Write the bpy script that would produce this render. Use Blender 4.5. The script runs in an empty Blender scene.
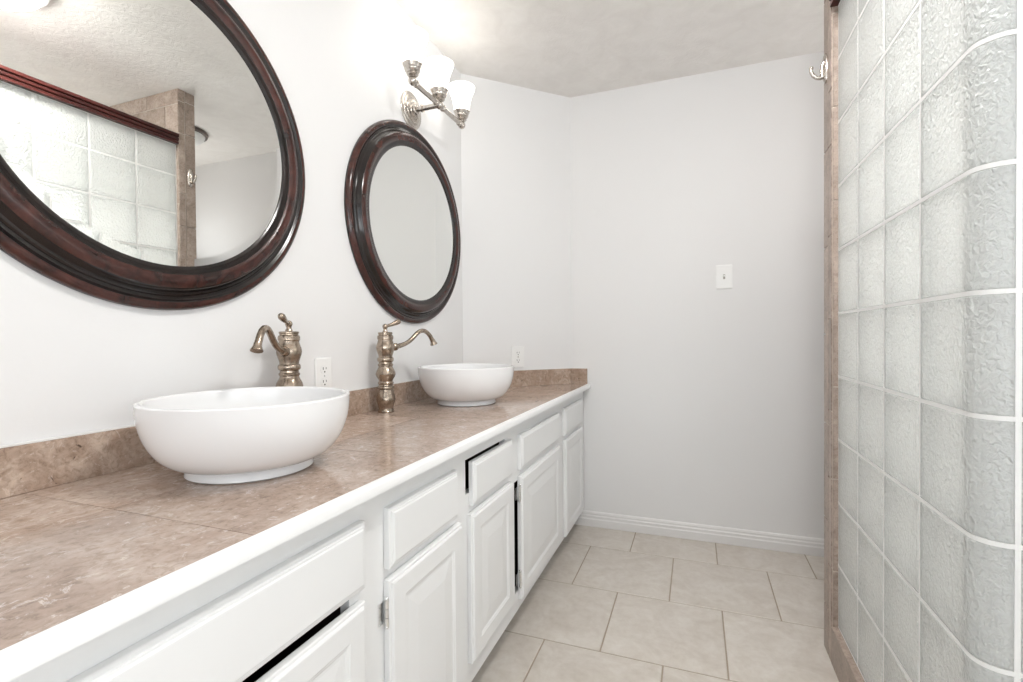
import bpy, bmesh, math, random
from mathutils import Vector, Matrix
random.seed(7)
PI = math.pi
S = bpy.context.scene
COL = S.collection

# ------------------------------------------------------------------ camera
CAM_Z = 1.0711
cam_d = bpy.data.cameras.new('camera')
cam = bpy.data.objects.new('camera', cam_d); COL.objects.link(cam)
right = Vector((0.935808, 0.352432, -0.007462)); up = Vector((0.003083, 0.012986, 0.999911)); fwd = Vector((-0.352497, 0.935747, -0.011066))
M = Matrix.Identity(4)
for i in range(3):
    M[i][0] = right[i]; M[i][1] = up[i]; M[i][2] = -fwd[i]
M[2][3] = CAM_Z
cam.matrix_world = M
cam_d.sensor_fit = 'HORIZONTAL'; cam_d.sensor_width = 36.0
cam_d.lens = 487.68 / 1023 * 36.0
cam_d.shift_y = 0.6 / 1023
cam_d.clip_start = 0.01
S.camera = cam

# ------------------------------------------------------------------ world, exposure, added fill lamps
S.view_settings.view_transform = 'Standard'
S.view_settings.look = 'None'
S.view_settings.gamma = 1.0
S.view_settings.use_curve_mapping = False
S.view_settings.exposure = -0.23
W = bpy.data.worlds.new('world'); S.world = W; W.use_nodes = True
W.node_tree.nodes['Background'].inputs[0].default_value = (0.86, 0.93, 1.0, 1)
W.node_tree.nodes['Background'].inputs[1].default_value = 3.0

def area(name, loc, target, sx, sy, power, color):
    d = bpy.data.lights.new(name, 'AREA'); d.shape = 'RECTANGLE'; d.size = sx; d.size_y = sy
    d.energy = power; d.color = color
    o = bpy.data.objects.new(name, d); COL.objects.link(o)
    o.location = loc
    o.rotation_euler = (Vector(target) - Vector(loc)).to_track_quat('-Z', 'Y').to_euler()
    return o
area('ceiling_fill_rear', (0.35, -1.10, 1.15), (0.35, -0.20, 2.40), 1.7, 1.0, 23.0, (1.0, 0.99, 0.975))  # fill lamp inside the unseen rear window, tilted up to brighten the ceiling
area('ceiling_fill_right', (1.46, -0.25, 1.35), (0.75, -0.25, 2.40), 1.2, 1.0, 9.0, (1.0, 0.99, 0.975))  # added fill, aimed steeply upward so it bounces off the ceiling
area('glass_fill_shower', (1.50, 1.42, 1.60), (0.55, 1.42, 0.55), 0.6, 0.7, 38.0, (1.0, 1.0, 0.99))  # fill lamp added in the shower, aimed low to brighten the glass blocks
area('ceiling_fill_nook', (1.42, 2.22, 1.60), (1.12, 2.18, 2.40), 0.5, 0.7, 7.0, (1.0, 0.99, 0.975))  # fill lamp added for the dim far end, pointed at the ceiling

# ------------------------------------------------------------------ materials
def mat(name, color, rough=0.5, metal=0.0, **kw):
    m = bpy.data.materials.new(name); m.use_nodes = True
    b = m.node_tree.nodes['Principled BSDF']
    b.inputs['Base Color'].default_value = (*color, 1)
    b.inputs['Roughness'].default_value = rough
    b.inputs['Metallic'].default_value = metal
    for k, v in kw.items():
        b.inputs[k].default_value = v
    return m
class NT:
    def __init__(s, m):
        s.t = m.node_tree; s.b = s.t.nodes['Principled BSDF']
    def n(s, typ, **kw):
        x = s.t.nodes.new(typ)
        for k, v in kw.items():
            if k.startswith('i_'):
                x.inputs[k[2:].replace('_', ' ')].default_value = v
            else: setattr(x, k, v)
        return x
    def l(s, a, ao, b, bi):
        s.t.links.new(a.outputs[ao], b.inputs[bi])
    def coord(s, scale=(1, 1, 1), rot=(0, 0, 0)):
        tc = s.n('ShaderNodeTexCoord'); mp = s.n('ShaderNodeMapping')
        mp.inputs['Scale'].default_value = scale; mp.inputs['Rotation'].default_value = rot
        s.l(tc, 'Object', mp, 'Vector'); return mp
    def noise(s, vec, scale, detail=4, rough=0.5, dist=0.0):
        x = s.n('ShaderNodeTexNoise'); x.inputs['Scale'].default_value = scale
        x.inputs['Detail'].default_value = detail; x.inputs['Roughness'].default_value = rough
        x.inputs['Distortion'].default_value = dist
        if vec: s.l(vec, 'Vector' if 'Vector' in vec.outputs else 0, x, 'Vector')
        return x
    def ramp(s, src, out, stops):
        r = s.n('ShaderNodeValToRGB'); e = r.color_ramp.elements
        while len(e) < len(stops): e.new(0.5)
        for k, (p, c) in enumerate(stops):
            e[k].position = p; e[k].color = (*c, 1) if len(c) == 3 else c
        s.l(src, out, r, 'Fac'); return r
    def mix(s, fac, a, b, mode='MIX'):
        x = s.n('ShaderNodeMix', data_type='RGBA', blend_type=mode)
        if isinstance(fac, (int, float)): x.inputs[0].default_value = fac
        else: s.t.links.new(fac, x.inputs[0])
        for v, idx in ((a, 6), (b, 7)):
            if isinstance(v, tuple): x.inputs[idx].default_value = (*v, 1)
            else: s.t.links.new(v, x.inputs[idx])
        return x
    def bump(s, src, out, strength, dist):
        x = s.n('ShaderNodeBump'); x.inputs['Strength'].default_value = strength; x.inputs['Distance'].default_value = dist
        s.l(src, out, x, 'Height'); s.l(x, 'Normal', s.b, 'Normal'); return x
    def col(s, sock): s.t.links.new(sock, s.b.inputs['Base Color'])

def m_wall():
    m = mat('wall_paint', (0.82, 0.818, 0.818), 0.55); t = NT(m)
    n = t.noise(t.coord(), 130, 2); t.bump(n, 0, 0.05, 0.004); return m
def m_ceiling():
    m = mat('knockdown_ceiling', (0.77, 0.755, 0.73), 0.75); t = NT(m); c = t.coord()
    a = t.noise(c, 26, 6, 0.62, 1.2)
    r = t.ramp(a, 0, [(0.42, (0, 0, 0)), (0.56, (1, 1, 1))])
    t.bump(r, 0, 0.18, 0.005)
    b = t.noise(c, 9, 5, 0.6, 0.8)
    t.col(t.ramp(b, 0, [(0.3, (0.80, 0.772, 0.74)), (0.7, (0.87, 0.845, 0.815))]).outputs[0]); return m
def m_floor():
    m = mat('beige_floor_tile', (0.5, 0.45, 0.4), 0.36); t = NT(m); c = t.coord()
    g = t.n('ShaderNodeNewGeometry')
    off = t.n('ShaderNodeVectorMath', operation='MULTIPLY_ADD')
    cmb = t.n('ShaderNodeCombineXYZ')
    for k in range(2): t.l(g, 'Random Per Island', cmb, k)
    t.l(cmb, 0, off, 0); off.inputs[1].default_value = (37, 19, 0); t.l(c, 0, off, 2)
    a = t.noise(off, 7, 8, 0.62, 1.4); b = t.noise(off, 38, 5, 0.6)
    r1 = t.ramp(a, 0, [(0.30, (0.60, 0.548, 0.490)), (0.5, (0.665, 0.617, 0.560)), (0.68, (0.72, 0.68, 0.628))])
    r2 = t.ramp(b, 0, [(0.3, (0.90, 0.88, 0.86)), (0.6, (1, 1, 1))])
    x = t.mix(0.8, r1.outputs[0], r2.outputs[0], 'MULTIPLY')
    r3 = t.ramp(g, 'Random Per Island', [(0, (0.95, 0.945, 0.94)), (1, (1.0, 1.0, 1.0))])
    t.col(t.mix(1.0, x.outputs[2], r3.outputs[0], 'MULTIPLY').outputs[2])
    t.bump(b, 0, 0.12, 0.003); return m
def m_stone(name, dark, mid, light, vein, rough, scale, aniso, islands=True, pit=0.0, veins=0.7):
    m = mat(name, mid, rough); t = NT(m)
    c = t.coord(aniso)
    g = t.n('ShaderNodeNewGeometry'); src = c
    if islands:
        off = t.n('ShaderNodeVectorMath', operation='MULTIPLY_ADD'); cmb = t.n('ShaderNodeCombineXYZ')
        for k in range(3): t.l(g, 'Random Per Island', cmb, k)
        t.l(cmb, 0, off, 0); off.inputs[1].default_value = (31, 17, 23); t.l(c, 0, off, 2); src = off
    a = t.noise(src, scale, 10, 0.70, 1.1)
    r1 = t.ramp(a, 0, [(0.30, dark), (0.48, mid), (0.66, light)])
    b = t.noise(src, scale * 2.1, 7, 0.7, 3.2)
    rv = t.ramp(b, 0, [(0.585, (0, 0, 0)), (0.625, (1, 1, 1)), (0.66, (0.2, 0.2, 0.2)), (0.72, (0.7, 0.7, 0.7))])
    vf = t.n('ShaderNodeMath', operation='MULTIPLY'); t.l(rv, 0, vf, 0); vf.inputs[1].default_value = veins
    x = t.mix(vf.outputs[0], r1.outputs[0], vein)
    d = t.noise(src, scale * 9, 6, 0.7, 0.6)
    rd = t.ramp(d, 0, [(0.36, (0.60, 0.555, 0.52)), (0.50, (0.97, 0.965, 0.96)), (0.64, (1.12, 1.10, 1.09))])
    y = t.mix(0.75, x.outputs[2], rd.outputs[0], 'MULTIPLY')
    out = y
    if pit:
        p = t.noise(src, scale * 5, 3, 0.5, 0.8)
        rp = t.ramp(p, 0, [(0.27, (0.12, 0.09, 0.075)), (0.31, (1, 1, 1))])
        out = t.mix(pit, y.outputs[2], rp.outputs[0], 'MULTIPLY')
    if islands:
        ri = t.ramp(g, 'Random Per Island', [(0, (0.82, 0.805, 0.79)), (1, (1.10, 1.10, 1.10))])
        out = t.mix(1.0, out.outputs[2], ri.outputs[0], 'MULTIPLY')
    t.col(out.outputs[2])
    return m
def m_wood(name, a, b, rough, scale=(3, 3, 3), lo=0.35, hi=0.6):
    m = mat(name, a, rough); t = NT(m); c = t.coord(scale)
    n = t.noise(c, 5, 7, 0.65, 0.7)
    t.col(t.ramp(n, 0, [(lo, a), (hi, b)]).outputs[0]); return m
def m_brushed(name, c1, c2, rough):
    m = mat(name, c1, rough, 1.0); t = NT(m); c = t.coord((1, 1, 1))
    n = t.noise(c, 60, 5, 0.6, 0.5)
    t.col(t.ramp(n, 0, [(0.35, c2), (0.6, c1)]).outputs[0]); return m
def m_glassblock():
    """pressed glass: clear refracting body with a milky, light-spreading share"""
    m = mat('wavy_glass_block', (0.965, 0.98, 0.97), 0.13, 0.0)
    t = NT(m); t.b.inputs['Transmission Weight'].default_value = 0.44; t.b.inputs['IOR'].default_value = 1.48
    c = t.coord((1, 1, 0.8))
    n = t.noise(c, 120, 2, 0.5, 0.5); bp = t.bump(n, 0, 0.9, 0.007)
    out = t.t.nodes['Material Output']
    tr = t.n('ShaderNodeBsdfTranslucent'); tr.inputs[0].default_value = (0.94, 0.97, 0.955, 1)
    t.l(bp, 0, tr, 'Normal')
    m2 = t.n('ShaderNodeMixShader'); m2.inputs[0].default_value = 0.24; t.l(t.b, 0, m2, 1); t.l(tr, 0, m2, 2)
    t.l(m2, 0, out, 'Surface')
    return m

MAT = dict(
    wall=m_wall(), ceiling=m_ceiling(), floor=m_floor(),
    grout=mat('tan_grout', (0.40, 0.335, 0.265), 0.9),
    whitegrout=mat('white_mortar', (0.86, 0.86, 0.85), 0.6),
    white=mat('white_cabinet_paint', (0.85, 0.855, 0.855), 0.35),
    base=mat('white_baseboard_paint', (0.80, 0.79, 0.785), 0.4),
    plastic=mat('white_plastic', (0.90, 0.90, 0.89), 0.25),
    slot=mat('dark_slot', (0.03, 0.03, 0.03), 0.6),
    porcelain=mat('white_porcelain', (0.85, 0.85, 0.855), 0.07, 0.0),
    mirror=mat('silvered_mirror', (0.87, 0.88, 0.86), 0.0, 1.0),
    nickel=m_brushed('brushed_nickel', (0.60, 0.56, 0.515), (0.46, 0.42, 0.38), 0.26),
    bronze=m_brushed('antique_nickel', (0.44, 0.365, 0.295), (0.27, 0.215, 0.168), 0.22),
    chrome=mat('polished_metal', (0.82, 0.82, 0.82), 0.15, 1.0),
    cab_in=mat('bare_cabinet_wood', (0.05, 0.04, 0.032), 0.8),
    ridge=m_wood('worn_mahogany', (0.018, 0.0085, 0.0075), (0.080, 0.025, 0.019), 0.17, lo=0.34, hi=0.68),
    black=m_wood('black_stain', (0.007, 0.006, 0.006), (0.018, 0.012, 0.011), 0.15),
    cap=m_wood('mahogany_rail', (0.035, 0.008, 0.007), (0.075, 0.017, 0.014), 0.3, (14, 1.2, 14)),
    counter=m_stone('brown_marble_counter', (0.375, 0.272, 0.218), (0.500, 0.392, 0.328), (0.62, 0.515, 0.448), (0.80, 0.71, 0.645), 0.12, 8.0, (1.1, 0.9, 1.0), veins=0.85),
    splash=m_stone('brown_marble_splash', (0.295, 0.205, 0.155), (0.415, 0.312, 0.245), (0.54, 0.435, 0.36), (0.70, 0.60, 0.53), 0.22, 9.0, (1, 1, 1), pit=0.8, veins=0.5),
    tile=m_stone('taupe_wall_tile', (0.265, 0.205, 0.168), (0.380, 0.305, 0.258), (0.49, 0.405, 0.350), (0.58, 0.50, 0.44), 0.35, 9.0, (1, 1, 1), veins=0.4),
    tilegrout=mat('pale_tile_grout', (0.64, 0.57, 0.51), 0.9),
    glass=m_glassblock(),
    caulk=mat('white_caulk', (0.82, 0.815, 0.80), 0.4),
    lens=mat('frosted_lamp_glass', (0.82, 0.83, 0.82), 0.3),
    dark=mat('dark_bronze_rim', (0.14, 0.115, 0.10), 0.4, 0.5),
    pane=mat('window_glass', (0.95, 0.97, 0.97), 0.0, 0.0, **{'Transmission Weight': 1.0, 'IOR': 1.45}),
)
shade = mat('lit_opal_glass', (0.9, 0.9, 0.88), 0.3)
shade.node_tree.nodes['Principled BSDF'].inputs['Emission Color'].default_value = (1.0, 0.965, 0.91, 1)
shade.node_tree.nodes['Principled BSDF'].inputs['Emission Strength'].default_value = 3.6
MAT['shade'] = shade
lit = mat('lit_ceiling_lens', (0.85, 0.85, 0.84), 0.3)
lit.node_tree.nodes['Principled BSDF'].inputs['Emission Color'].default_value = (1.0, 0.985, 0.96, 1)
lit.node_tree.nodes['Principled BSDF'].inputs['Emission Strength'].default_value = 110.0  # glow added to fill the room evenly from above
MAT['litlens'] = lit

# ------------------------------------------------------------------ mesh helpers
class MB:
    def __init__(s): s.v = []; s.f = []; s.m = []
    def add(s, vs, fs, mi=0):
        o = len(s.v); s.v += [tuple(v) for v in vs]
        for f in fs: s.f.append([i + o for i in f]); s.m.append(mi)
    def box(s, a, b, mi=0):
        x0, y0, z0 = a; x1, y1, z1 = b
        s.add([(x0,y0,z0),(x1,y0,z0),(x1,y1,z0),(x0,y1,z0),(x0,y0,z1),(x1,y0,z1),(x1,y1,z1),(x0,y1,z1)],
              [(3,2,1,0),(4,5,6,7),(0,1,5,4),(1,2,6,5),(2,3,7,6),(3,0,4,7)], mi)
    def prism(s, pts, z0, z1, mi=0):
        n = len(pts)
        s.add([(x, y, z0) for x, y in pts] + [(x, y, z1) for x, y in pts],
              [tuple(range(n))[::-1], tuple(range(n, 2*n))] + [(i, (i+1) % n, n+(i+1) % n, n+i) for i in range(n)], mi)
    def lathe(s, prof, seg=48, mi=0, close=False, mats=None, org=(0, 0, 0)):
        """profile of (radius, height) turned about z"""
        vs = []; n = len(prof)
        for k in range(seg):
            a = 2*PI*k/seg
            for r, h in prof: vs.append((org[0]+r*math.cos(a), org[1]+r*math.sin(a), org[2]+h))
        o = len(s.v); s.v += vs
        for k in range(seg):
            k2 = (k+1) % seg
            for i in range(n if close else n-1):
                j = (i+1) % n
                if prof[i][0] < 1e-6 and prof[j][0] < 1e-6: continue
                q = [o+k*n+i, o+k2*n+i, o+k2*n+j, o+k*n+j]
                s.f.append(q); s.m.append(mats[i] if mats else mi)
        return s
    def tube(s, pts, rad, seg=16, mi=0, cap=True):
        pts = [Vector(p) for p in pts]; n = len(pts)
        rads = rad if isinstance(rad, (list, tuple)) else [rad]*n
        o = len(s.v); prev = None
        for i, p in enumerate(pts):
            t = (pts[min(i+1, n-1)] - pts[max(i-1, 0)]).normalized()
            if prev is None:
                a = Vector((0, 0, 1)) if abs(t.z) < 0.9 else Vector((1, 0, 0))
                u = t.cross(a).normalized()
            else: u = (prev - t*prev.dot(t)).normalized()
            prev = u; w = t.cross(u)
            for k in range(seg):
                an = 2*PI*k/seg; s.v.append(tuple(p + (u*math.cos(an) + w*math.sin(an))*rads[i]))
        for i in range(n-1):
            for k in range(seg):
                k2 = (k+1) % seg
                s.f.append([o+i*seg+k, o+i*seg+k2, o+(i+1)*seg+k2, o+(i+1)*seg+k]); s.m.append(mi)
        if cap:
            s.f.append([o+k for k in range(seg)][::-1]); s.m.append(mi)
            s.f.append([o+(n-1)*seg+k for k in range(seg)]); s.m.append(mi)
        return s
    def ball(s, c, r, mi=0, seg=20, sx=1.0, sz=1.0):
        prof = [(r*sx*math.sin(PI*i/12), -r*sz*math.cos(PI*i/12)) for i in range(13)]
        s.lathe(prof, seg, mi, org=c); return s
    def front(s, y0, y1, z0, z1, x, loops, mi=0):
        """panel on a vertical plane x, facing +x; loops of (inset, height)"""
        vs = []
        for ins, h in loops:
            vs += [(x+h, y0+ins, z0+ins), (x+h, y1-ins, z0+ins), (x+h, y1-ins, z1-ins), (x+h, y0+ins, z1-ins)]
        fs = [(3, 2, 1, 0)]
        for i in range(len(loops)-1):
            for k in range(4):
                k2 = (k+1) % 4; fs.append((i*4+k, i*4+k2, (i+1)*4+k2, (i+1)*4+k))
        e = (len(loops)-1)*4; fs.append((e, e+1, e+2, e+3)); s.add(vs, fs, mi); return s
    def build(s, name, mats, parent=None, smooth=None, bevel=0.0, seg=2, weld=False):
        me = bpy.data.meshes.new(name); me.from_pydata(s.v, [], s.f)
        if not isinstance(mats, (list, tuple)): mats = [mats]
        for m in mats: me.materials.append(m)
        me.polygons.foreach_set('material_index', s.m)
        bm = bmesh.new(); bm.from_mesh(me)
        if weld: bmesh.ops.remove_doubles(bm, verts=bm.verts, dist=1e-6)
        bmesh.ops.recalc_face_normals(bm, faces=bm.faces); bm.to_mesh(me); bm.free()
        o = bpy.data.objects.new(name, me); COL.objects.link(o)
        if parent: o.parent = parent
        if smooth is not None:
            me.polygons.foreach_set('use_smooth', [True]*len(me.polygons))
            me.set_sharp_from_angle(angle=math.radians(smooth))
        if bevel:
            b = o.modifiers.new('bevel', 'BEVEL'); b.width = bevel; b.segments = seg; b.limit_method = 'ANGLE'; b.angle_limit = math.radians(40)
        me.update(); return o

def tag(o, label=None, cat=None, group=None, kind=None):
    if label: o['label'] = label
    if cat: o['category'] = cat
    if group: o['group'] = group
    if kind: o['kind'] = kind
    return o
def thing(name, label, cat, loc=(0, 0, 0), rot=(0, 0, 0), group=None):
    o = bpy.data.objects.new(name, None); COL.objects.link(o); o.empty_display_size = 0.05
    o.location = loc; o.rotation_euler = rot
    return tag(o, label, cat, group)
def copy_thing(t, label, loc, rot):
    r = t.copy(); COL.objects.link(r); r.location = loc; r.rotation_euler = rot; r['label'] = label
    for ch in list(t.children):
        c = ch.copy(); COL.objects.link(c); c.parent = r
        for g in list(ch.children):
            d = g.copy(); COL.objects.link(d); d.parent = c
    return r
def rrect(w, h, r, n=5):
    pts = []
    for cx, cy, a0 in ((w/2-r, h/2-r, 0), (-w/2+r, h/2-r, 90), (-w/2+r, -h/2+r, 180), (w/2-r, -h/2+r, 270)):
        for k in range(n+1):
            a = math.radians(a0 + 90*k/n); pts.append((cx+r*math.cos(a), cy+r*math.sin(a)))
    return pts

# ------------------------------------------------------------------ room shell
XW = -1.121; YB = 2.72; H = 2.42; XR = 1.55; YR = -1.20
CY0, CX1 = 2.264, -0.660          # the diagonal corner runs from (XW, CY0) to (CX1, YB)
T = 0.10
def struct(o): o['kind'] = 'structure'; return o

# floor: grout bed and running-bond tiles
m = MB(); m.box((XW-T, YR-T, -0.05), (XR+T, YB+T, -0.002), 1)
TW, TD, G = 0.4005, 0.4065, 0.0055
for row in range(-9, 3):
    y0 = 2.047 + row*TD; y1 = min(y0+TD, YB)
    xo = -0.101 if row % 2 == 0 else -0.306
    for k in range(-4, 6):
        x0 = xo + k*TW; x1 = x0+TW
        a, b, c, d = max(x0+G/2, XW), min(x1-G/2, XR), max(y0+G/2, YR), min(y1-G/2, YB)
        if b-a > 0.02 and d-c > 0.02: m.box((a, c, -0.004), (b, d, 0.0), 0)
struct(m.build('floor', [MAT['floor'], MAT['grout']], bevel=0.0015, seg=1))
m = MB(); m.box((XW-T, YR-T, H), (XR+T, YB+T, H+0.08)); struct(m.build('ceiling', MAT['ceiling']))
m = MB(); m.box((XW-T, YR-T, 0), (XW, CY0, H)); struct(m.build('wall_left', MAT['wall']))
m = MB(); m.prism([(XW, CY0), (CX1, YB), (CX1, YB+T), (XW-T, YB+T), (XW-T, CY0)], 0, H); struct(m.build('wall_diagonal', MAT['wall']))
m = MB(); m.box((CX1, YB, 0), (XR+T, YB+T, H)); struct(m.build('wall_back', MAT['wall']))
def wall_with_hole(name, along, u0, u1, hole, fixed):
    """wall in the plane x = fixed or y = fixed, with rectangular openings [(a, b, z0, z1)]"""
    m = MB(); us = sorted({u0, u1, *[h[0] for h in hole], *[h[1] for h in hole]})
    for a, b in zip(us, us[1:]):
        hs = [h for h in hole if h[0] <= a and h[1] >= b]
        segs = [(0, H)] if not hs else [(0, hs[0][2]), (hs[0][3], H)]
        for z0, z1 in segs:
            if along == 'y': m.box((fixed[0], a, z0), (fixed[1], b, z1))
            else: m.box((a, fixed[0], z0), (b, fixed[1], z1))
    return struct(m.build(name, MAT['wall']))
wall_with_hole('wall_right', 'y', YR, YB, [(-0.85, 0.35, 0.80, 2.10), (1.12, 1.72, 1.25, 1.95), (2.04, 2.60, 1.0, 2.0)], (XR, XR+T))
wall_with_hole('wall_rear', 'x', XW, XR+T, [(-0.5, 1.2, 0.60, 2.10)], (YR-T, YR))
def window(name, along, a, b, z0, z1, f0, f1):
    m = MB(); w = 0.04
    def bx(u0, u1, q0, q1, p0=f0, p1=f1):
        if along == 'y': m.box((p0, u0, q0), (p1, u1, q1))
        else: m.box((u0, p0, q0), (u1, p1, q1))
    for q in ((a, a+w, z0, z1), (b-w, b, z0, z1), (a+w, b-w, z0, z0+w), (a+w, b-w, z1-w, z1), (a+w, b-w, (z0+z1)/2-w/2, (z0+z1)/2+w/2)): bx(*q)
    o = struct(m.build(name, MAT['base']))
    m = MB(); c = (f0+f1)/2; bx(a+w, b-w, z0+w, z1-w, c-0.003, c+0.003); m.build('pane', MAT['pane'], o)
window('window_1', 'x', -0.5, 1.2, 0.60, 2.10, YR-0.08, YR-0.02)
window('window_2', 'y', -0.85, 0.35, 0.80, 2.10, XR+0.02, XR+0.08)
window('window_3', 'y', 1.12, 1.72, 1.25, 1.95, XR+0.02, XR+0.08)


window('added_window_4', 'y', 2.04, 2.60, 1.0, 2.0, XR+0.02, XR+0.08)  # unseen window added to brighten the nook and back wall

# baseboard along the back wall, stepped profile
def baseboard(name, x0, x1, y):
    prof = [(0, 0), (0.016, 0), (0.016, 0.040), (0.013, 0.046), (0.013, 0.058), (0.009, 0.064), (0.009, 0.072), (0.005, 0.080), (0, 0.082)]
    m = MB(); n = len(prof)
    m.add([(x0, y-d, z) for d, z in prof] + [(x1, y-d, z) for d, z in prof],
          [tuple(range(n)), tuple(range(n, 2*n))[::-1]] + [(i, i+1, n+i+1, n+i) for i in range(n-1)])
    return struct(m.build(name, MAT['base'], bevel=0.001, seg=1))
baseboard('baseboard_back', CX1+0.005, XR, YB)

# tiled partition wall at the end of the shower (its end face carries the robe hook)
PX, PY0, PY1 = 0.411, 1.839, 1.932
m = MB(); m.box((PX+0.004, PY0+0.004, 0), (XR, PY1-0.004, H), 1)
g = 0.0040
split = 1.876
zs = [0, 0.31, 0.60, 0.82, 1.12, 1.39, 1.681, 1.86, 2.182, 2.355, H]
zw = [0, 0.155, 0.45, 0.77, 1.07, 1.36, 1.681, 2.185, 2.362, H]
for z0, z1 in zip(zs, zs[1:]): m.box((PX, PY0, z0+g/2), (PX+0.004, split-g/2, z1-g/2), 0)
for z0, z1 in zip(zw, zw[1:]): m.box((PX, split+g/2, z0+g/2), (PX+0.004, PY1, z1-g/2), 0)
for side in (0, 1):                                                    # both broad faces, tiles in a running bond
    for r, (z0, z1) in enumerate(zip([0, 0.30, 0.60, 0.90, 1.20, 1.50, 1.80, 2.10, 2.34], [0.30, 0.60, 0.90, 1.20, 1.50, 1.80, 2.10, 2.34, H])):
        x = PX+0.004 - (0.20 if r % 2 else 0.05)
        while x < XR:
            a, b = max(x, PX+0.004), min(x+0.30, XR)
            if b-a > 0.03:
                if side == 0: m.box((a+g/2, PY0, z0+g/2), (b-g/2, PY0+0.004, z1-g/2), 0)
                else: m.box((a+g/2, PY1-0.004, z0+g/2), (b-g/2, PY1, z1-g/2), 0)
            x += 0.30
struct(m.build('wall_shower', [MAT['tile'], MAT['tilegrout']], bevel=0.0012, seg=1))

# ------------------------------------------------------------------ glass block wall
GX = 0.4295; GB = 0.121; P = 0.2032; THK = 0.085
YA = PY0                                                               # the wall starts at the tiled partition
CORN_Y = YA - 4*P + 0.0                                                 # far leg reference
RAD = 0.040; YC = 1.0                                                   # outer face of the leg that turns right
XLEG = GX + 0.048                                                       # joint on the turned leg
gw = thing('glass_block_wall', 'shower wall of wavy clear glass blocks in white mortar, rounding a corner above a tiled curb', 'glass block wall', (GX, YA, 0))
def loc(p): return (p[0]-GX, p[1]-YA, p[2])
TOP = 2.118
rows = [(GB + k*P, min(GB + (k+1)*P, TOP)) for k in range(10)]
J = 0.0040
def corner_path(rad, off):
    """plan outline of the corner from the joint on the long wall to the joint on the short leg, offset inward by off"""
    pts = []
    cx, cy = GX+RAD, YC+RAD
    r = RAD - off
    for k in range(9):
        a = PI + (PI/2)*k/8
        pts.append((cx + r*math.cos(a), cy + r*math.sin(a)))
    return pts
yj = [YA, YA-P, YA-2*P, YA-3*P]
for z0, z1 in rows:
    for a, b in zip(yj, yj[1:]):
        m = MB(); m.box(loc((GX, b+J, z0+J)), loc((GX+THK, a-J if a < YA else a-0.005, z1-J)))
        m.build('glass_block', MAT['glass'], gw, bevel=0.0035, seg=2)
    outer = [(GX, yj[3]-J)] + corner_path(RAD, 0) + [(XLEG-J, YC)]
    inner = [(XLEG-J, YC+THK), (GX+THK+0.012, YC+THK), (GX+THK, YC+THK+0.012), (GX+THK, yj[3]-J)]
    m = MB(); m.prism([(x-GX, y-YA) for x, y in outer+inner], z0+J, z1-J)
    m.build('glass_block', MAT['glass'], gw, bevel=0.0030, seg=2)
    for k in range(2):
        x0 = XLEG + k*P
        m = MB(); m.box(loc((x0+J, YC, z0+J)), loc((x0+P-J, YC+THK, z1-J)))
        m.build('glass_block', MAT['glass'], gw, bevel=0.0035, seg=2)
XEND = XLEG + 2*P
m = MB()
dd = 0.0006; md = 0.011                                                # joints start just behind the glass faces and are raked shallow
def strip(off0, off1, z0, z1):
    a_ = [(GX+off0, YA), (GX+off0, yj[3])] + corner_path(RAD, off0) + [(XEND+0.012, YC+off0)]
    b_ = [(GX+off1, YA), (GX+off1, yj[3])] + corner_path(RAD, off1) + [(XEND+0.012, YC+off1)]
    for i in range(len(a_)-1):
        m.prism([(x-GX, y-YA) for x, y in (a_[i], a_[i+1], b_[i+1], b_[i])], z0, z1)
d2 = dd+0.0006
for z in [r[0] for r in rows] + [TOP]:
    za, zb = (z-J if z > GB+0.01 else z), (z+J if z < TOP else z)
    strip(dd, dd+md, za, zb)
    m.box(loc((GX+THK-dd-md, YC+THK-dd-md, za)), loc((GX+THK-dd, YA, zb)))
    m.box(loc((GX+THK-dd, YC+THK-dd-md, za)), loc((XEND+0.012, YC+THK-dd, zb)))
for x0, x1 in ((GX+d2, GX+d2+md), (GX+THK-d2-md, GX+THK-d2)):
    for y in yj[1:]: m.box(loc((x0, y-J, GB+0.0005)), loc((x1, y+J, TOP-0.0005)))
    m.box(loc((x0, YA-0.005, GB)), loc((x1, YA, TOP)))
for y0, y1 in ((YC+d2, YC+d2+md), (YC+THK-d2-md, YC+THK-d2)):
    for k in range(3): m.box(loc((XLEG+k*P-J, y0, GB+0.0005)), loc((XLEG+k*P+J, y1, TOP-0.0005)))
m.build('mortar', MAT['whitegrout'], gw)
# mahogany cap rail with three reeds
def rail_profile():
    return [(-0.022, 0.0), (-0.022, 0.012), (-0.017, 0.015), (-0.017, 0.017), (-0.024, 0.021), (-0.024, 0.031), (-0.018, 0.034), (-0.018, 0.036), (-0.026, 0.040), (-0.026, 0.053), (-0.020, 0.056)]
m = MB()
path_o = lambda o: [(GX+o, YA-0.001), (GX+o, YC+RAD), (GX+RAD-(RAD-o)*0.7071, YC+RAD-(RAD-o)*0.7071), (GX+RAD, YC+o), (XEND+0.02, YC+o)]
lo = []
for o, z in rail_profile():
    lo.append([(x-GX, y-YA, TOP+z) for x, y in path_o(o)])
inn = [(GX+THK+0.02, YA-0.001), (GX+THK+0.02, YC+THK+0.02), (XEND+0.02, YC+THK+0.02)]
for A, B in zip(lo, lo[1:]):
    o = len(m.v)
    m.v += A + B; n = len(A)
    for i in range(n-1): m.f.append([o+i, o+i+1, o+n+i+1, o+n+i]); m.m.append(0)
for ring, z in ((lo[-1], TOP+0.056), (lo[0], TOP)):
    pts = list(ring) + [(x-GX, y-YA, z) for x, y in inn[::-1]]
    m.add(pts, [tuple(range(len(pts)))])
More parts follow.
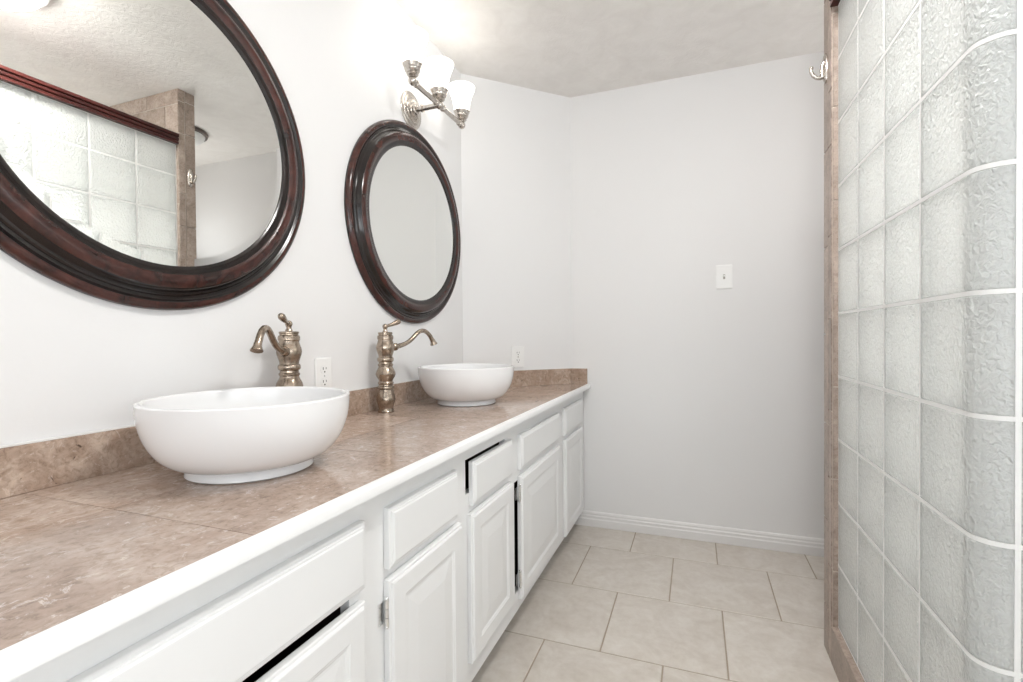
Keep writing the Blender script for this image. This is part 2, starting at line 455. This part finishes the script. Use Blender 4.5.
for (x0, y0), (x1, y1) in zip(inn, inn[1:]):
    m.add([(x0-GX, y0-YA, TOP), (x1-GX, y1-YA, TOP), (x1-GX, y1-YA, TOP+0.056), (x0-GX, y0-YA, TOP+0.056)], [(0, 1, 2, 3)])
for end in (0, -1):
    pts = [l[end] for l in lo]; q = inn[end]
    pts += [(q[0]-GX, q[1]-YA, TOP+0.056), (q[0]-GX, q[1]-YA, TOP)]
    m.add(pts, [tuple(range(len(pts)))])
m.build('cap_rail', MAT['cap'], gw, weld=True)['label'] = 'dark red mahogany cap rail'
# tiled curb
cx0, cx1 = PX, GX+THK+0.015
m = MB()
m.prism([(cx0+0.004, YA), (cx0+0.004, YC-0.015), (XEND+0.03, YC-0.015), (XEND+0.03, YC+THK+0.015), (cx1, YC+THK+0.015), (cx1, YA)], 0.0, GB-0.004, 1)
y = YA
for k, ln in enumerate([0.30, 0.30, 0.30]):
    a, b = y-ln, y; y -= ln
    a = max(a, YC-0.019)
    m.box((cx0, a+g/2, 0), (cx0+0.004, b-g/2, GB-0.004), 0)
    m.box((cx0, a+g/2, GB-0.004), (GX+THK, b-g/2, GB), 0)
x = cx0
while x < XEND+0.03:
    b = min(x+0.30, XEND+0.03)
    m.box((x+g/2, YC-0.019, 0), (b-g/2, YC-0.015, GB-0.004), 0)
    m.box((max(x, GX+THK)+g/2 if x < GX+THK else x+g/2, YC-0.019, GB-0.004), (b-g/2, YC+THK+0.01, GB), 0); x += 0.30
struct(m.build('trim_1', [MAT['tile'], MAT['tilegrout']], bevel=0.0012, seg=1))

# ------------------------------------------------------------------ vanity cabinet
FX = -0.592                                                            # face-frame plane
VY0 = -0.05
van = thing('vanity_cabinet', 'long white vanity cabinet with raised-panel doors and drawer fronts under the brown stone countertop', 'cabinet', (FX, VY0, 0))
def vl(p): return (p[0]-FX, p[1]-VY0, p[2])
def plate(ys, zs_, holes, x0, x1):
    """flat board spanning ys[0]..ys[-1] with rectangular holes cut out"""
    Y = sorted({*ys, *[h[0] for h in holes], *[h[1] for h in holes]}); Z = sorted({*zs_, *[h[2] for h in holes], *[h[3] for h in holes]})
    solid = {}
    for i in range(len(Y)-1):
        for j in range(len(Z)-1):
            cy, cz = (Y[i]+Y[i+1])/2, (Z[j]+Z[j+1])/2
            solid[i, j] = not any(h[0] < cy < h[1] and h[2] < cz < h[3] for h in holes)
    m = MB()
    for (i, j), s in solid.items():
        if not s: continue
        a, b, c, d = Y[i], Y[i+1], Z[j], Z[j+1]
        for x in (x0, x1): m.add([vl((x, a, c)), vl((x, b, c)), vl((x, b, d)), vl((x, a, d))], [(0, 1, 2, 3)])
        for di, dj, q in ((-1, 0, (a, c, a, d)), (1, 0, (b, c, b, d)), (0, -1, (a, c, b, c)), (0, 1, (a, d, b, d))):
            if not solid.get((i+di, j+dj), False):
                m.add([vl((x0, q[0], q[1])), vl((x1, q[0], q[1])), vl((x1, q[2], q[3])), vl((x0, q[2], q[3]))], [(0, 1, 2, 3)])
    return m
holes = [(-0.01, 0.722, 0.14, 0.597), (0.84, 1.09, 0.635, 0.705), (0.84, 1.13, 0.16, 0.56),
         (1.203, 1.50, 0.635, 0.7315), (1.23, 1.50, 0.20, 0.56), (1.64, 2.10, 0.63, 0.70), (1.586, 2.10, 0.165, 0.56),
         (2.27, 2.57, 0.63, 0.70), (2.27, 2.57, 0.15, 0.56)]
plate([VY0, YB-0.006], [0.10, 0.779], holes, FX-0.02, FX).build('face_frame', MAT['white'], van, weld=True)
# carcass: open-fronted shell that follows the diagonal corner
m = MB(); bx = FX-0.02
inner_pts = [(bx, VY0), (bx, YB-0.006), (CX1-0.02, YB-0.006), (XW+0.006, CY0-0.012), (XW+0.006, VY0)]
m.prism([vl((x, y, 0))[:2] for x, y in inner_pts], 0.10, 0.116)
for (x0, y0), (x1, y1) in zip(inner_pts[2:], inner_pts[3:]):
    d = Vector((x1-x0, y1-y0)).normalized(); nrm = Vector((-d.y, d.x))*0.012
    m.prism([vl((x0, y0, 0))[:2], vl((x1, y1, 0))[:2], vl((x1+nrm.x, y1+nrm.y, 0))[:2], vl((x0+nrm.x, y0+nrm.y, 0))[:2]], 0.116, 0.775)
for y in (VY0, 0.765, 1.55, 2.15): m.box(vl((XW+0.02, y, 0.116)), vl((bx, y+0.014, 0.775)))
m.box(vl((bx-0.08, YB-0.02, 0.116)), vl((bx, YB-0.006, 0.775)))
m.build('carcass', MAT['cab_in'], van)
m = MB(); m.box(vl((-0.672, VY0, 0)), vl((-0.656, YB-0.006, 0.10))); m.build('toe_kick', MAT['base'], van)
DRW = [(0, 0), (0, 0.0120), (0.002, 0.0140), (0.0065, 0.0143), (0.0072, 0.0165), (0.0105, 0.0170), (0.0125, 0.0190), (0.016, 0.0192)]
DOOR = [(0, 0), (0, 0.0120), (0.002, 0.0140), (0.0065, 0.0143), (0.0072, 0.0168), (0.0105, 0.0190), (0.050, 0.019), (0.053, 0.0172), (0.056, 0.0169), (0.059, 0.0150), (0.066, 0.0147), (0.100, 0.0180), (0.102, 0.0184)]
def front(name, y0, y1, z0, z1, loops, x=FX+0.0005):
    m = MB(); m.front(y0-VY0, y1-VY0, z0, z1, x-FX, loops); return m.build(name, MAT['white'], van, bevel=0.0006, seg=1)
for y0, y1, z0, z1 in ((0.0, 0.752, 0.603, 0.7285), (0.827, 1.130, 0.6015, 0.7255), (1.223, 1.536, 0.601, 0.7235), (1.620, 2.143, 0.598, 0.722), (2.243, 2.612, 0.596, 0.727)):
    front('drawer_front', y0, y1, z0, z1, DRW)
doors = [(-0.005, 0.372, 0.125, 0.5795, None), (0.376, 0.750, 0.125, 0.5795, None), (0.825, 1.152, 0.125, 0.5805, 0), (1.210, 1.534, 0.165, 0.5800, 1),
         (1.618, 2.145, 0.137, 0.5740, 0), (2.250, 2.612, 0.112, 0.5750, 1)]
def hinge(door, y, z, s):
    """small butt hinge: knuckle, leaf on the frame"""
    m = MB(); x = FX+0.011
    for k in range(3): m.tube([vl((x, y, z-0.026+0.0177*k)), vl((x, y, z-0.026+0.0177*k+0.0165))], 0.0042, 12)
    m.ball(vl((x, y, z+0.029)), 0.0042); m.ball(vl((x, y, z-0.028)), 0.0042)
    m.box(vl((FX, y-0.004-0.012*(s > 0), z-0.022)), vl((FX+0.003, y+0.004+0.012*(s < 0), z+0.022)))
    h = m.build('hinge', MAT['chrome'], door, smooth=50); h['label'] = 'small polished metal hinge'
for y0, y1, z0, z1, hs in doors:
    d = front('door', y0, y1, z0, z1, DOOR)
    if hs == 0:
        for z in (0.517, 0.212): hinge(d, y0-0.004, z, 1)

# ------------------------------------------------------------------ countertop
CX0 = -0.568; CZ = 0.80; TT = 0.018; WX = -1.110
ctp = thing('countertop', 'brown veined marble tile countertop with backsplash and white wooden front edge', 'countertop', (CX0, VY0, CZ))
def cl(p): return (p[0]-CX0, p[1]-VY0, p[2]-CZ)
m = MB()
def clip_diag(poly, off):
    """keep the part of a plan polygon on the room side of the diagonal wall, moved in by off"""
    nx, ny = 0.7071, -0.7071
    q0 = (XW + nx*off, CY0 + ny*off)
    f = lambda p: (p[0]-q0[0])*nx + (p[1]-q0[1])*ny
    out = []
    for i, p in enumerate(poly):
        q = poly[(i+1) % len(poly)]; a, b = f(p), f(q)
        if a >= 0: out.append(p)
        if (a >= 0) != (b >= 0):
            t = a/(a-b); out.append((p[0]+t*(q[0]-p[0]), p[1]+t*(q[1]-p[1])))
    return out
gg = 0.0007
xs = [(XW+0.002, -0.876), (-0.876, CX0)]
ys = [VY0, 0.043, 0.50, 0.957, 1.414, 1.871, 2.328, YB-0.002]
for xa, xb in xs:
    for ya, yb in zip(ys, ys[1:]):
        pl = clip_diag([(xa+gg, ya+gg), (xb-(gg if xb < CX0 else 0), ya+gg), (xb-(gg if xb < CX0 else 0), yb-gg), (xa+gg, yb-gg)], 0.003)
        if len(pl) > 2: m.prism([cl((x, y, 0))[:2] for x, y in pl], -TT, 0.0, 0)
pl = clip_diag([(XW+0.003, VY0), (CX0, VY0), (CX0, YB-0.003), (XW+0.003, YB-0.003)], 0.004)
m.prism([cl((x, y, 0))[:2] for x, y in pl], -TT, -0.0012, 1)
m.build('slab', [MAT['counter'], mat('counter_joint', (0.30, 0.22, 0.17), 0.8)], ctp)
BT = 0.011; BH = 0.0855
def seg_box(p0, p1, thick, z0, z1, name, mats, parent, lens=None):
    """boards along p0-p1 (wall line), thick toward the room (right-hand side of travel)"""
    d = Vector((p1[0]-p0[0], p1[1]-p0[1])); L = d.length; d.normalize(); n = Vector((d.y, -d.x))*thick
    m = MB(); cuts = [0] + [c for c in (lens or []) if 0 < c < L] + [L]
    for a, b in zip(cuts, cuts[1:]):
        a2, b2 = a+0.0006, b-0.0006
        q = [(p0[0]+d.x*a2, p0[1]+d.y*a2), (p0[0]+d.x*b2, p0[1]+d.y*b2)]
        q += [(q[1][0]+n.x, q[1][1]+n.y), (q[0][0]+n.x, q[0][1]+n.y)]
        m.prism([cl((x, y, 0))[:2] for x, y in q], z0, z1)
    return m.build(name, mats, parent, bevel=0.0006, seg=1)
e = 0.0015
for label, w0, w1, q0, q1, cuts in (
        ('long brown marble backsplash strip along the left wall behind both sinks', (XW+e, VY0), (XW+e, CY0-0.004), (XW+e, VY0), (XW+e, CY0-0.006), [0.45, 1.52]),
        ('brown marble backsplash strip across the diagonal corner behind the farther sink', (XW+e+0.011, CY0-0.004+0.011), (CX1-0.006, YB-0.0135), (XW+e+0.003, CY0-0.001), (CX1-0.004, YB-0.0055), None),
        ('short end piece of brown marble backsplash on the back wall', (CX1-0.004, YB-e), (CX0, YB-e), (CX1-0.004, YB-e), (CX0+0.004, YB-e), None)):
    bs = thing('backsplash', label, 'backsplash', (CX0, VY0, CZ))
    seg_box(w0, w1, BT, 0.0003, BH, 'stone_strip', MAT['splash'], bs, cuts)
    seg_box(q0, q1, 0.006, BH, BH+0.004, 'caulk_bead', MAT['caulk'], bs)
m = MB()
ex = CX0; prof = [(ex, -0.0205), (ex+0.019, -0.0205), (ex+0.019, -0.004), (ex+0.0165, -0.001), (ex+0.013, 0.0005), (ex, 0.0005)]
prof = [(FX+0.0005, -0.0205), (ex+0.019, -0.0205), (ex+0.019, -0.004), (ex+0.0165, -0.001), (ex+0.013, 0.0005), (ex+0.0003, 0.0005), (ex+0.0003, -TT-0.0003), (FX+0.0005, -TT-0.0003)]
n = len(prof)
m.add([(x-CX0, 0, z) for x, z in prof] + [(x-CX0, YB-0.003-VY0, z) for x, z in prof],
      [tuple(range(n)), tuple(range(n, 2*n))[::-1]] + [(i, (i+1) % n, n+(i+1) % n, n+i) for i in range(n)])
m.build('edge_trim', MAT['white'], ctp, smooth=45)['label'] = 'white painted wooden edge trim'

# ------------------------------------------------------------------ vessel sinks
def sink(loc_, label):
    R = 0.196; Hh = 0.151; RB = 0.119
    prof = [(0, 0.0), (RB-0.004, 0.0), (RB, 0.003), (RB-0.002, 0.014), (RB-0.0065, 0.0185)]
    for k in range(15):                                                # swelling outer wall
        a = k/14; r = RB-0.006 + (R-RB+0.005)*math.sin(a*PI/2)**0.92; z = 0.0195 + (Hh-0.0195-0.006)*(1-math.cos(a*PI/2))**0.98
        prof.append((r, z))
    prof += [(R-0.0007, Hh-0.003), (R-0.0030, Hh-0.0008), (R-0.0065, Hh), (R-0.0095, Hh-0.0010), (R-0.0118, Hh-0.0035), (R-0.0125, Hh-0.006)]
    for k in range(1, 15):
        a = k/14; r = (R-0.0125)*math.cos(a*PI/2)**0.75; z = Hh-0.006-(Hh-0.006-0.024)*math.sin(a*PI/2)
        prof.append((max(r, 0.0), z))
    t = tag(MB().lathe(prof, 96).build('vessel_sink', MAT['porcelain'], None, smooth=40, weld=True), label, 'sink', 'vessel sinks on the countertop')
    t.location = loc_; return t
sink((-0.867, 0.759, CZ), 'round white vessel sink nearest the camera, hiding the foot of a faucet and an outlet')
sink((-0.876, 1.800, CZ), 'round white vessel sink farther along the counter, near the diagonal corner')

# ------------------------------------------------------------------ faucets
fa = thing('faucet', 'tall antique nickel faucet fully visible beside the farther sink', 'faucet', (-1.049, 1.490, CZ), (0, 0, math.atan2(0.93, 0.36)), 'vessel faucets on the countertop')
prof = [(0, 0), (0.0285, 0), (0.0288, 0.004), (0.0268, 0.008), (0.0262, 0.013), (0.0285, 0.026), (0.0318, 0.038), (0.0328, 0.046), (0.0318, 0.056), (0.0285, 0.070), (0.0262, 0.081),
        (0.0262, 0.083), (0.0290, 0.086), (0.0294, 0.090), (0.0288, 0.094), (0.0258, 0.097), (0.0256, 0.100), (0.0278, 0.103), (0.0282, 0.107), (0.0270, 0.110), (0.0252, 0.113),
        (0.0268, 0.119), (0.0318, 0.129), (0.0338, 0.138), (0.0322, 0.147), (0.0285, 0.156), (0.0258, 0.163), (0.0258, 0.166), (0.0275, 0.169), (0.0277, 0.173), (0.0254, 0.176), (0.0252, 0.181),
        (0.0280, 0.184), (0.0292, 0.188), (0.0292, 0.194), (0.0280, 0.197), (0.0258, 0.199), (0.0258, 0.204), (0.0285, 0.215), (0.0312, 0.226), (0.0320, 0.233), (0.0312, 0.241), (0.0285, 0.251), (0.0268, 0.258),
        (0.0268, 0.262), (0.0284, 0.265), (0.0286, 0.273), (0.0274, 0.277), (0.0252, 0.279), (0.0252, 0.282), (0.0264, 0.2835), (0.0264, 0.2875), (0.024, 0.289), (0, 0.2905)]
# sharper waists and grooves: exaggerate the turning about its mean radius
prof = [(r if r < 0.02 else 0.0285 + (r-0.0285)*1.28, z) for r, z in prof]
MB().lathe(prof, 48).build('body', MAT['bronze'], fa, smooth=28, weld=True)
ctrl = [(0.027, 0.233), (0.050, 0.2365), (0.069, 0.2405), (0.088, 0.246), (0.104, 0.254), (0.118, 0.264), (0.130, 0.2745), (0.142, 0.285), (0.155, 0.2925), (0.166, 0.295), (0.178, 0.294), (0.190, 0.288), (0.201, 0.2785), (0.210, 0.266), (0.217, 0.255)]
m = MB(); m.tube([(s_, 0, z) for s_, z in ctrl], [0.0098, 0.0094, 0.0088] + [0.0082]*9 + [0.0082, 0.0084, 0.0090], 20)
m.tube([(0.026, 0, 0.2328), (0.034, 0, 0.2340), (0.041, 0, 0.2350), (0.047, 0, 0.2360), (0.052, 0, 0.2368)], [0.010, 0.0135, 0.0142, 0.0135, 0.010], 20)
m.tube([(0.2155, 0, 0.2585), (0.2185, 0, 0.253), (0.2205, 0, 0.2485), (0.223, 0, 0.243), (0.2238, 0, 0.2412)], [0.0092, 0.0098, 0.0112, 0.0142, 0.0142], 20)
m.build('spout', MAT['bronze'], fa, smooth=50)
m = MB(); m.lathe([(0, 0.2895), (0.010, 0.2895), (0.0095, 0.293), (0.0070, 0.296), (0.0068, 0.301), (0.0085, 0.304), (0, 0.305)], 20)
m.ball((0, 0, 0.3095), 0.0098)
m.tube([(0.004, 0, 0.3105), (0.016, 0, 0.3135), (0.030, 0, 0.3175), (0.044, 0, 0.3225), (0.055, 0, 0.327), (0.062, 0, 0.330), (0.066, 0, 0.3316)], [0.0055, 0.0056, 0.0066, 0.0088, 0.0098, 0.0080, 0.0025], 16)
m.build('lever_handle', MAT['bronze'], fa, smooth=60)
copy_thing(fa, 'tall antique nickel faucet half hidden behind the nearer sink', (-1.050, 1.044, CZ), (0, 0, math.atan2(-0.888, 0.46)))

# ------------------------------------------------------------------ round mirrors
def mirror():
    t = thing('wall_mirror', 'big round mirror in dark mahogany frame cut off by the left edge, reflecting glass blocks', 'mirror', (XW, 0.746, 1.548), (0, PI/2, 0), 'round framed mirrors on the left wall')
    prof = [(0.4110, 0.0), (0.4118, 0.006), (0.4110, 0.013), (0.4085, 0.019), (0.4040, 0.0235), (0.3985, 0.0250), (0.3935, 0.0240), (0.3900, 0.0215),
            (0.3870, 0.0185), (0.3830, 0.0175), (0.3795, 0.0190), (0.3775, 0.0225), (0.3745, 0.0245), (0.3710, 0.0250), (0.3690, 0.0275),
            (0.3660, 0.0340), (0.3610, 0.0400), (0.3545, 0.0440), (0.3475, 0.0455), (0.3405, 0.0448), (0.3350, 0.0425), (0.3310, 0.0395), (0.3270, 0.0385), (0.3225, 0.0380), (0.3180, 0.0370), (0.3145, 0.0355), (0.3110, 0.0330), (0.3110, 0.004), (0.39, 0.0)]
    mats = [1, 0, 0, 0, 0, 0, 1, 1, 1, 1, 1, 1, 1, 1, 1, 1, 0, 0, 0, 0, 0, 1, 1, 1, 1, 1, 1, 1, 1]
    prof = [(0.314 + (r-0.311)*0.985, h if h < 0.013 else 0.0105 + (h-0.013)*0.86) for r, h in prof]
    fr = MB().lathe(prof, 128, close=True, mats=mats); fr.v = [(x, y*1.035, z) for x, y, z in fr.v]
    fr.build('frame', [MAT['ridge'], MAT['black']], t, smooth=35)
    gl = [(0, 0.0268), (0.297, 0.0268), (0.3155, 0.0264), (0.3155, 0.015), (0, 0.015)]
    g_ = MB().lathe(gl, 128); g_.v = [(x, y*1.035, z) for x, y, z in g_.v]
    g_.build('mirror_glass', MAT['mirror'], t, smooth=1.0, weld=True)
    return t
mr = mirror()
copy_thing(mr, 'round mirror in brown mahogany frame below the lit sconce, wholly in view', (XW, 1.790, 1.540), (0, PI/2, PI*0.0))

# ------------------------------------------------------------------ sconce
SZ = 2.026
sc = thing('vanity_light', 'brushed nickel wall lamp with three lit white glass shades above the farther mirror', 'wall lamp', (XW, 1.790, SZ))
m = MB(); pp = [(r_, h_*0.75) for r_, h_ in [(0, 0.0), (0.076, 0.0), (0.077, 0.004), (0.074, 0.008), (0.066, 0.010), (0.064, 0.014), (0.058, 0.0165), (0.050, 0.018), (0.048, 0.022), (0.041, 0.0245), (0.033, 0.026), (0.031, 0.031), (0.022, 0.034), (0.020, 0.042), (0.014, 0.046), (0, 0.048)]]
m.lathe(pp, 48); m.v = [(z, y, -x) for x, y, z in m.v]
m.build('backplate', MAT['nickel'], sc, smooth=40, weld=True)
AX = 0.137
m = MB(); m.tube([(0.030, 0, 0), (AX, 0, 0)], 0.0105, 20); m.tube([(0.052, 0, 0), (0.060, 0, 0)], 0.015, 20); m.build('arm', MAT['nickel'], sc, smooth=50)
m = MB(); m.tube([(AX, -0.205, 0), (AX, 0.205, 0)], 0.0098, 20)
for y in (-0.205, 0.205): m.ball((AX, y, 0), 0.0165)
for y in (-0.180, -0.030, 0.030, 0.180): m.tube([(AX, y-0.006, 0), (AX, y-0.003, 0), (AX, y+0.003, 0), (AX, y+0.006, 0)], [0.010, 0.0135, 0.0135, 0.010], 20)
m.ball((AX, 0, 0), 0.017)
m.build('crossbar', MAT['nickel'], sc, smooth=50)
for y in (-0.205, 0.0, 0.205):
    m = MB(); cz = 0.014
    cup = [(0, 0), (0.012, 0), (0.012, 0.003), (0.019, 0.005), (0.0225, 0.010), (0.020, 0.015), (0.0225, 0.018), (0.028, 0.022), (0.0300, 0.028), (0.0290, 0.031), (0.0310, 0.034), (0.0335, 0.041), (0.0358, 0.044), (0.0362, 0.047), (0.0345, 0.048), (0.030, 0.040), (0.015, 0.033), (0, 0.033)]
    m.lathe([(r_, cz+h_) for r_, h_ in cup], 32, org=(AX, y, 0))
    m.tube([(AX+0.034, y, cz+0.042), (AX+0.041, y, cz+0.042)], 0.0028, 10)
    m.build('socket_cup', MAT['nickel'], sc, smooth=45)
    m = MB(); z0 = cz+0.038; r = [(a_, b_*0.83) for a_, b_ in [(0.010, 0.0), (0.0285, 0.0), (0.0320, 0.010), (0.0350, 0.028), (0.0375, 0.050), (0.0410, 0.072), (0.0470, 0.096), (0.0545, 0.117), (0.0590, 0.132), (0.0605, 0.140)]]
    rin = [(max(a-0.004, 0.004), b+0.003 if i < len(r)-1 else b) for i, (a, b) in enumerate(r)][::-1]
    m.lathe(r + rin, 40, close=True, org=(AX, y, z0)); m.build('lamp_shade', MAT['shade'], sc, smooth=50)['label'] = 'lit frosted white bell shade'

# ------------------------------------------------------------------ outlets and switch
def wall_plate(name, w, h):
    m = MB(); n = 24
    rings = []
    for ins, z in ((0, 0), (0, 0.0045), (0.0025, 0.0062), (0.006, 0.0066)):
        rings.append([(x, y, z) for x, y in rrect(w-2*ins, h-2*ins, 0.006-ins*0.5)])
    o = 0; vs = sum(rings, []); k = len(rings[0]); fs = [tuple(range(k))[::-1]]
    for i in range(len(rings)-1):
        for j in range(k): fs.append((i*k+j, i*k+(j+1) % k, (i+1)*k+(j+1) % k, (i+1)*k+j))
    fs.append(tuple(range((len(rings)-1)*k, len(rings)*k))); m.add(vs, fs); return m
def outlet(name, label, loc_, rot):
    t = thing(name, label, 'outlet', loc_, rot, 'outlets above the backsplash')
    wall_plate(name, 0.074, 0.118).build('face_plate', MAT['plastic'], t, smooth=35)
    for s in (-1, 1):
        m = MB(); pts = []
        for k in range(32):
            a = 2*PI*k/32; pts.append((0.0172*math.cos(a), max(-0.0128, min(0.0128, 0.0172*math.sin(a))) + s*0.0205))
        m.add([(x, y, 0.005) for x, y in pts] + [(x*0.97, y, 0.0078) for x, y in pts], [tuple(range(32))[::-1], tuple(range(32, 64))] + [(i, (i+1) % 32, 32+(i+1) % 32, 32+i) for i in range(32)])
        rc = m.build('receptacle', MAT['plastic'], t)
        m = MB(); z = 0.0074
        m.box((-0.0078, s*0.0205-0.001, z), (-0.0054, s*0.0205+0.0075, z+0.0008)); m.box((0.0054, s*0.0205+0.0, z), (0.0074, s*0.0205+0.007, z+0.0008))
        m.tube([(0, s*0.0205-0.0075, z), (0, s*0.0205-0.0075, z+0.0008)], 0.0027, 12)
        sl = m.build('contact_slots', MAT['slot'], rc); sl['label'] = 'dark plug slots'
    m = MB(); m.tube([(0, 0, 0.0055), (0, 0, 0.0072)], 0.003, 12); m.build('screw', MAT['chrome'], t)
    return t
def face(nx, ny):                                                       # local z -> wall normal, local y -> up
    z = Vector((nx, ny, 0)).normalized(); y = Vector((0, 0, 1)); x = y.cross(z)
    return Matrix((x, y, z)).transposed().to_euler()
o1 = outlet('electrical_outlet', 'white outlet plate behind the nearer sink, right of its faucet', (XW+0.0003, 1.252, 0.9485), face(1, 0))
d = Vector((CX1-XW, YB-CY0)).normalized(); s_ = 0.310
copy_thing(o1, 'white outlet plate on the diagonal corner wall behind the farther sink', (XW+d.x*s_+0.0003, CY0+d.y*s_-0.0003, 0.959), face(0.7071, -0.7071))
t = thing('light_switch', 'white toggle light switch alone on the blank back wall', 'light switch', (0.139, YB-0.0003, 1.366), face(0, -1))
wall_plate('p', 0.078, 0.122).build('face_plate', MAT['plastic'], t, smooth=35)
m = MB(); m.box((-0.005, -0.012, 0.0058), (0.005, 0.012, 0.0075)); m.build('toggle_slot', mat('grey_slot', (0.42, 0.40, 0.36), 0.5), t)
m = MB(); m.box((-0.0038, 0.000, 0.0070), (0.0038, 0.0075, 0.0175)); m.build('toggle', MAT['plastic'], t, bevel=0.0012)
for s in (-1, 1):
    m = MB(); m.tube([(0, s*0.030, 0.0055), (0, s*0.030, 0.0072)], 0.003, 12); m.build('screw', MAT['plastic'], t)

# ------------------------------------------------------------------ robe hook on the tiled partition
t = thing('robe_hook', 'brushed nickel robe hook on the end of the tiled partition', 'hook', (PX, 1.900, 1.955))
m = MB(); pts = [(0.016*math.cos(2*PI*k/32), 0.050*math.sin(2*PI*k/32)) for k in range(32)]
m.add([(0, y, z) for y, z in pts] + [(-0.004, y, z) for y, z in pts] + [(-0.0085, y*0.72, z*0.80) for y, z in pts],
      [tuple(range(32)), tuple(range(64, 96))[::-1]] + [(i, (i+1) % 32, 32+(i+1) % 32, 32+i) for i in range(32)] + [(32+i, 32+(i+1) % 32, 64+(i+1) % 32, 64+i) for i in range(32)])
m.build('backplate', MAT['nickel'], t, smooth=50)
m = MB(); m.tube([(-0.006, 0, -0.026), (-0.016, 0, -0.029), (-0.028, 0, -0.027), (-0.038, 0, -0.018), (-0.044, 0, -0.005), (-0.045, 0, 0.005), (-0.042, 0, 0.012)], [0.0075, 0.0068, 0.0062, 0.0058, 0.0054, 0.0052, 0.004], 16)
m.ball((-0.0435, 0, 0.008), 0.0062)
m.tube([(-0.006, 0, 0.022), (-0.012, 0, 0.010), (-0.014, 0, -0.008), (-0.012, 0, -0.024)], [0.006, 0.0055, 0.0055, 0.006], 14)
m.build('prong', MAT['nickel'], t, smooth=60)

# ------------------------------------------------------------------ ceiling lights (seen in the near mirror)
def ceiling_lamp(label, x, y, rim, lens, R=0.15, drop=0.075):
    t = thing('ceiling_light', label, 'ceiling light', (x, y, H))
    MB().lathe([(0, 0), (R, 0), (R+0.004, -0.008), (R, -0.022), (R-0.012, -0.024), (R-0.012, -0.004), (0, -0.004)], 48).build('rim', rim, t, smooth=40, weld=True)
    pr = [(0, -0.004)] + [((R-0.013)*math.cos(k/10*PI/2), -0.020-(drop-0.020)*math.sin(k/10*PI/2)) for k in range(11)]
    MB().lathe(pr, 48).build('diffuser', lens, t, smooth=60, weld=True)
ceiling_lamp('lit white domed ceiling light seen at the top of the near mirror', 0.24, 1.03, MAT['base'], MAT['litlens'], 0.15, 0.085)
ceiling_lamp('domed ceiling light with dark rim, seen in the near mirror beside the tiled partition', 0.93, 2.22, MAT['dark'], MAT['lens'], 0.15, 0.085)
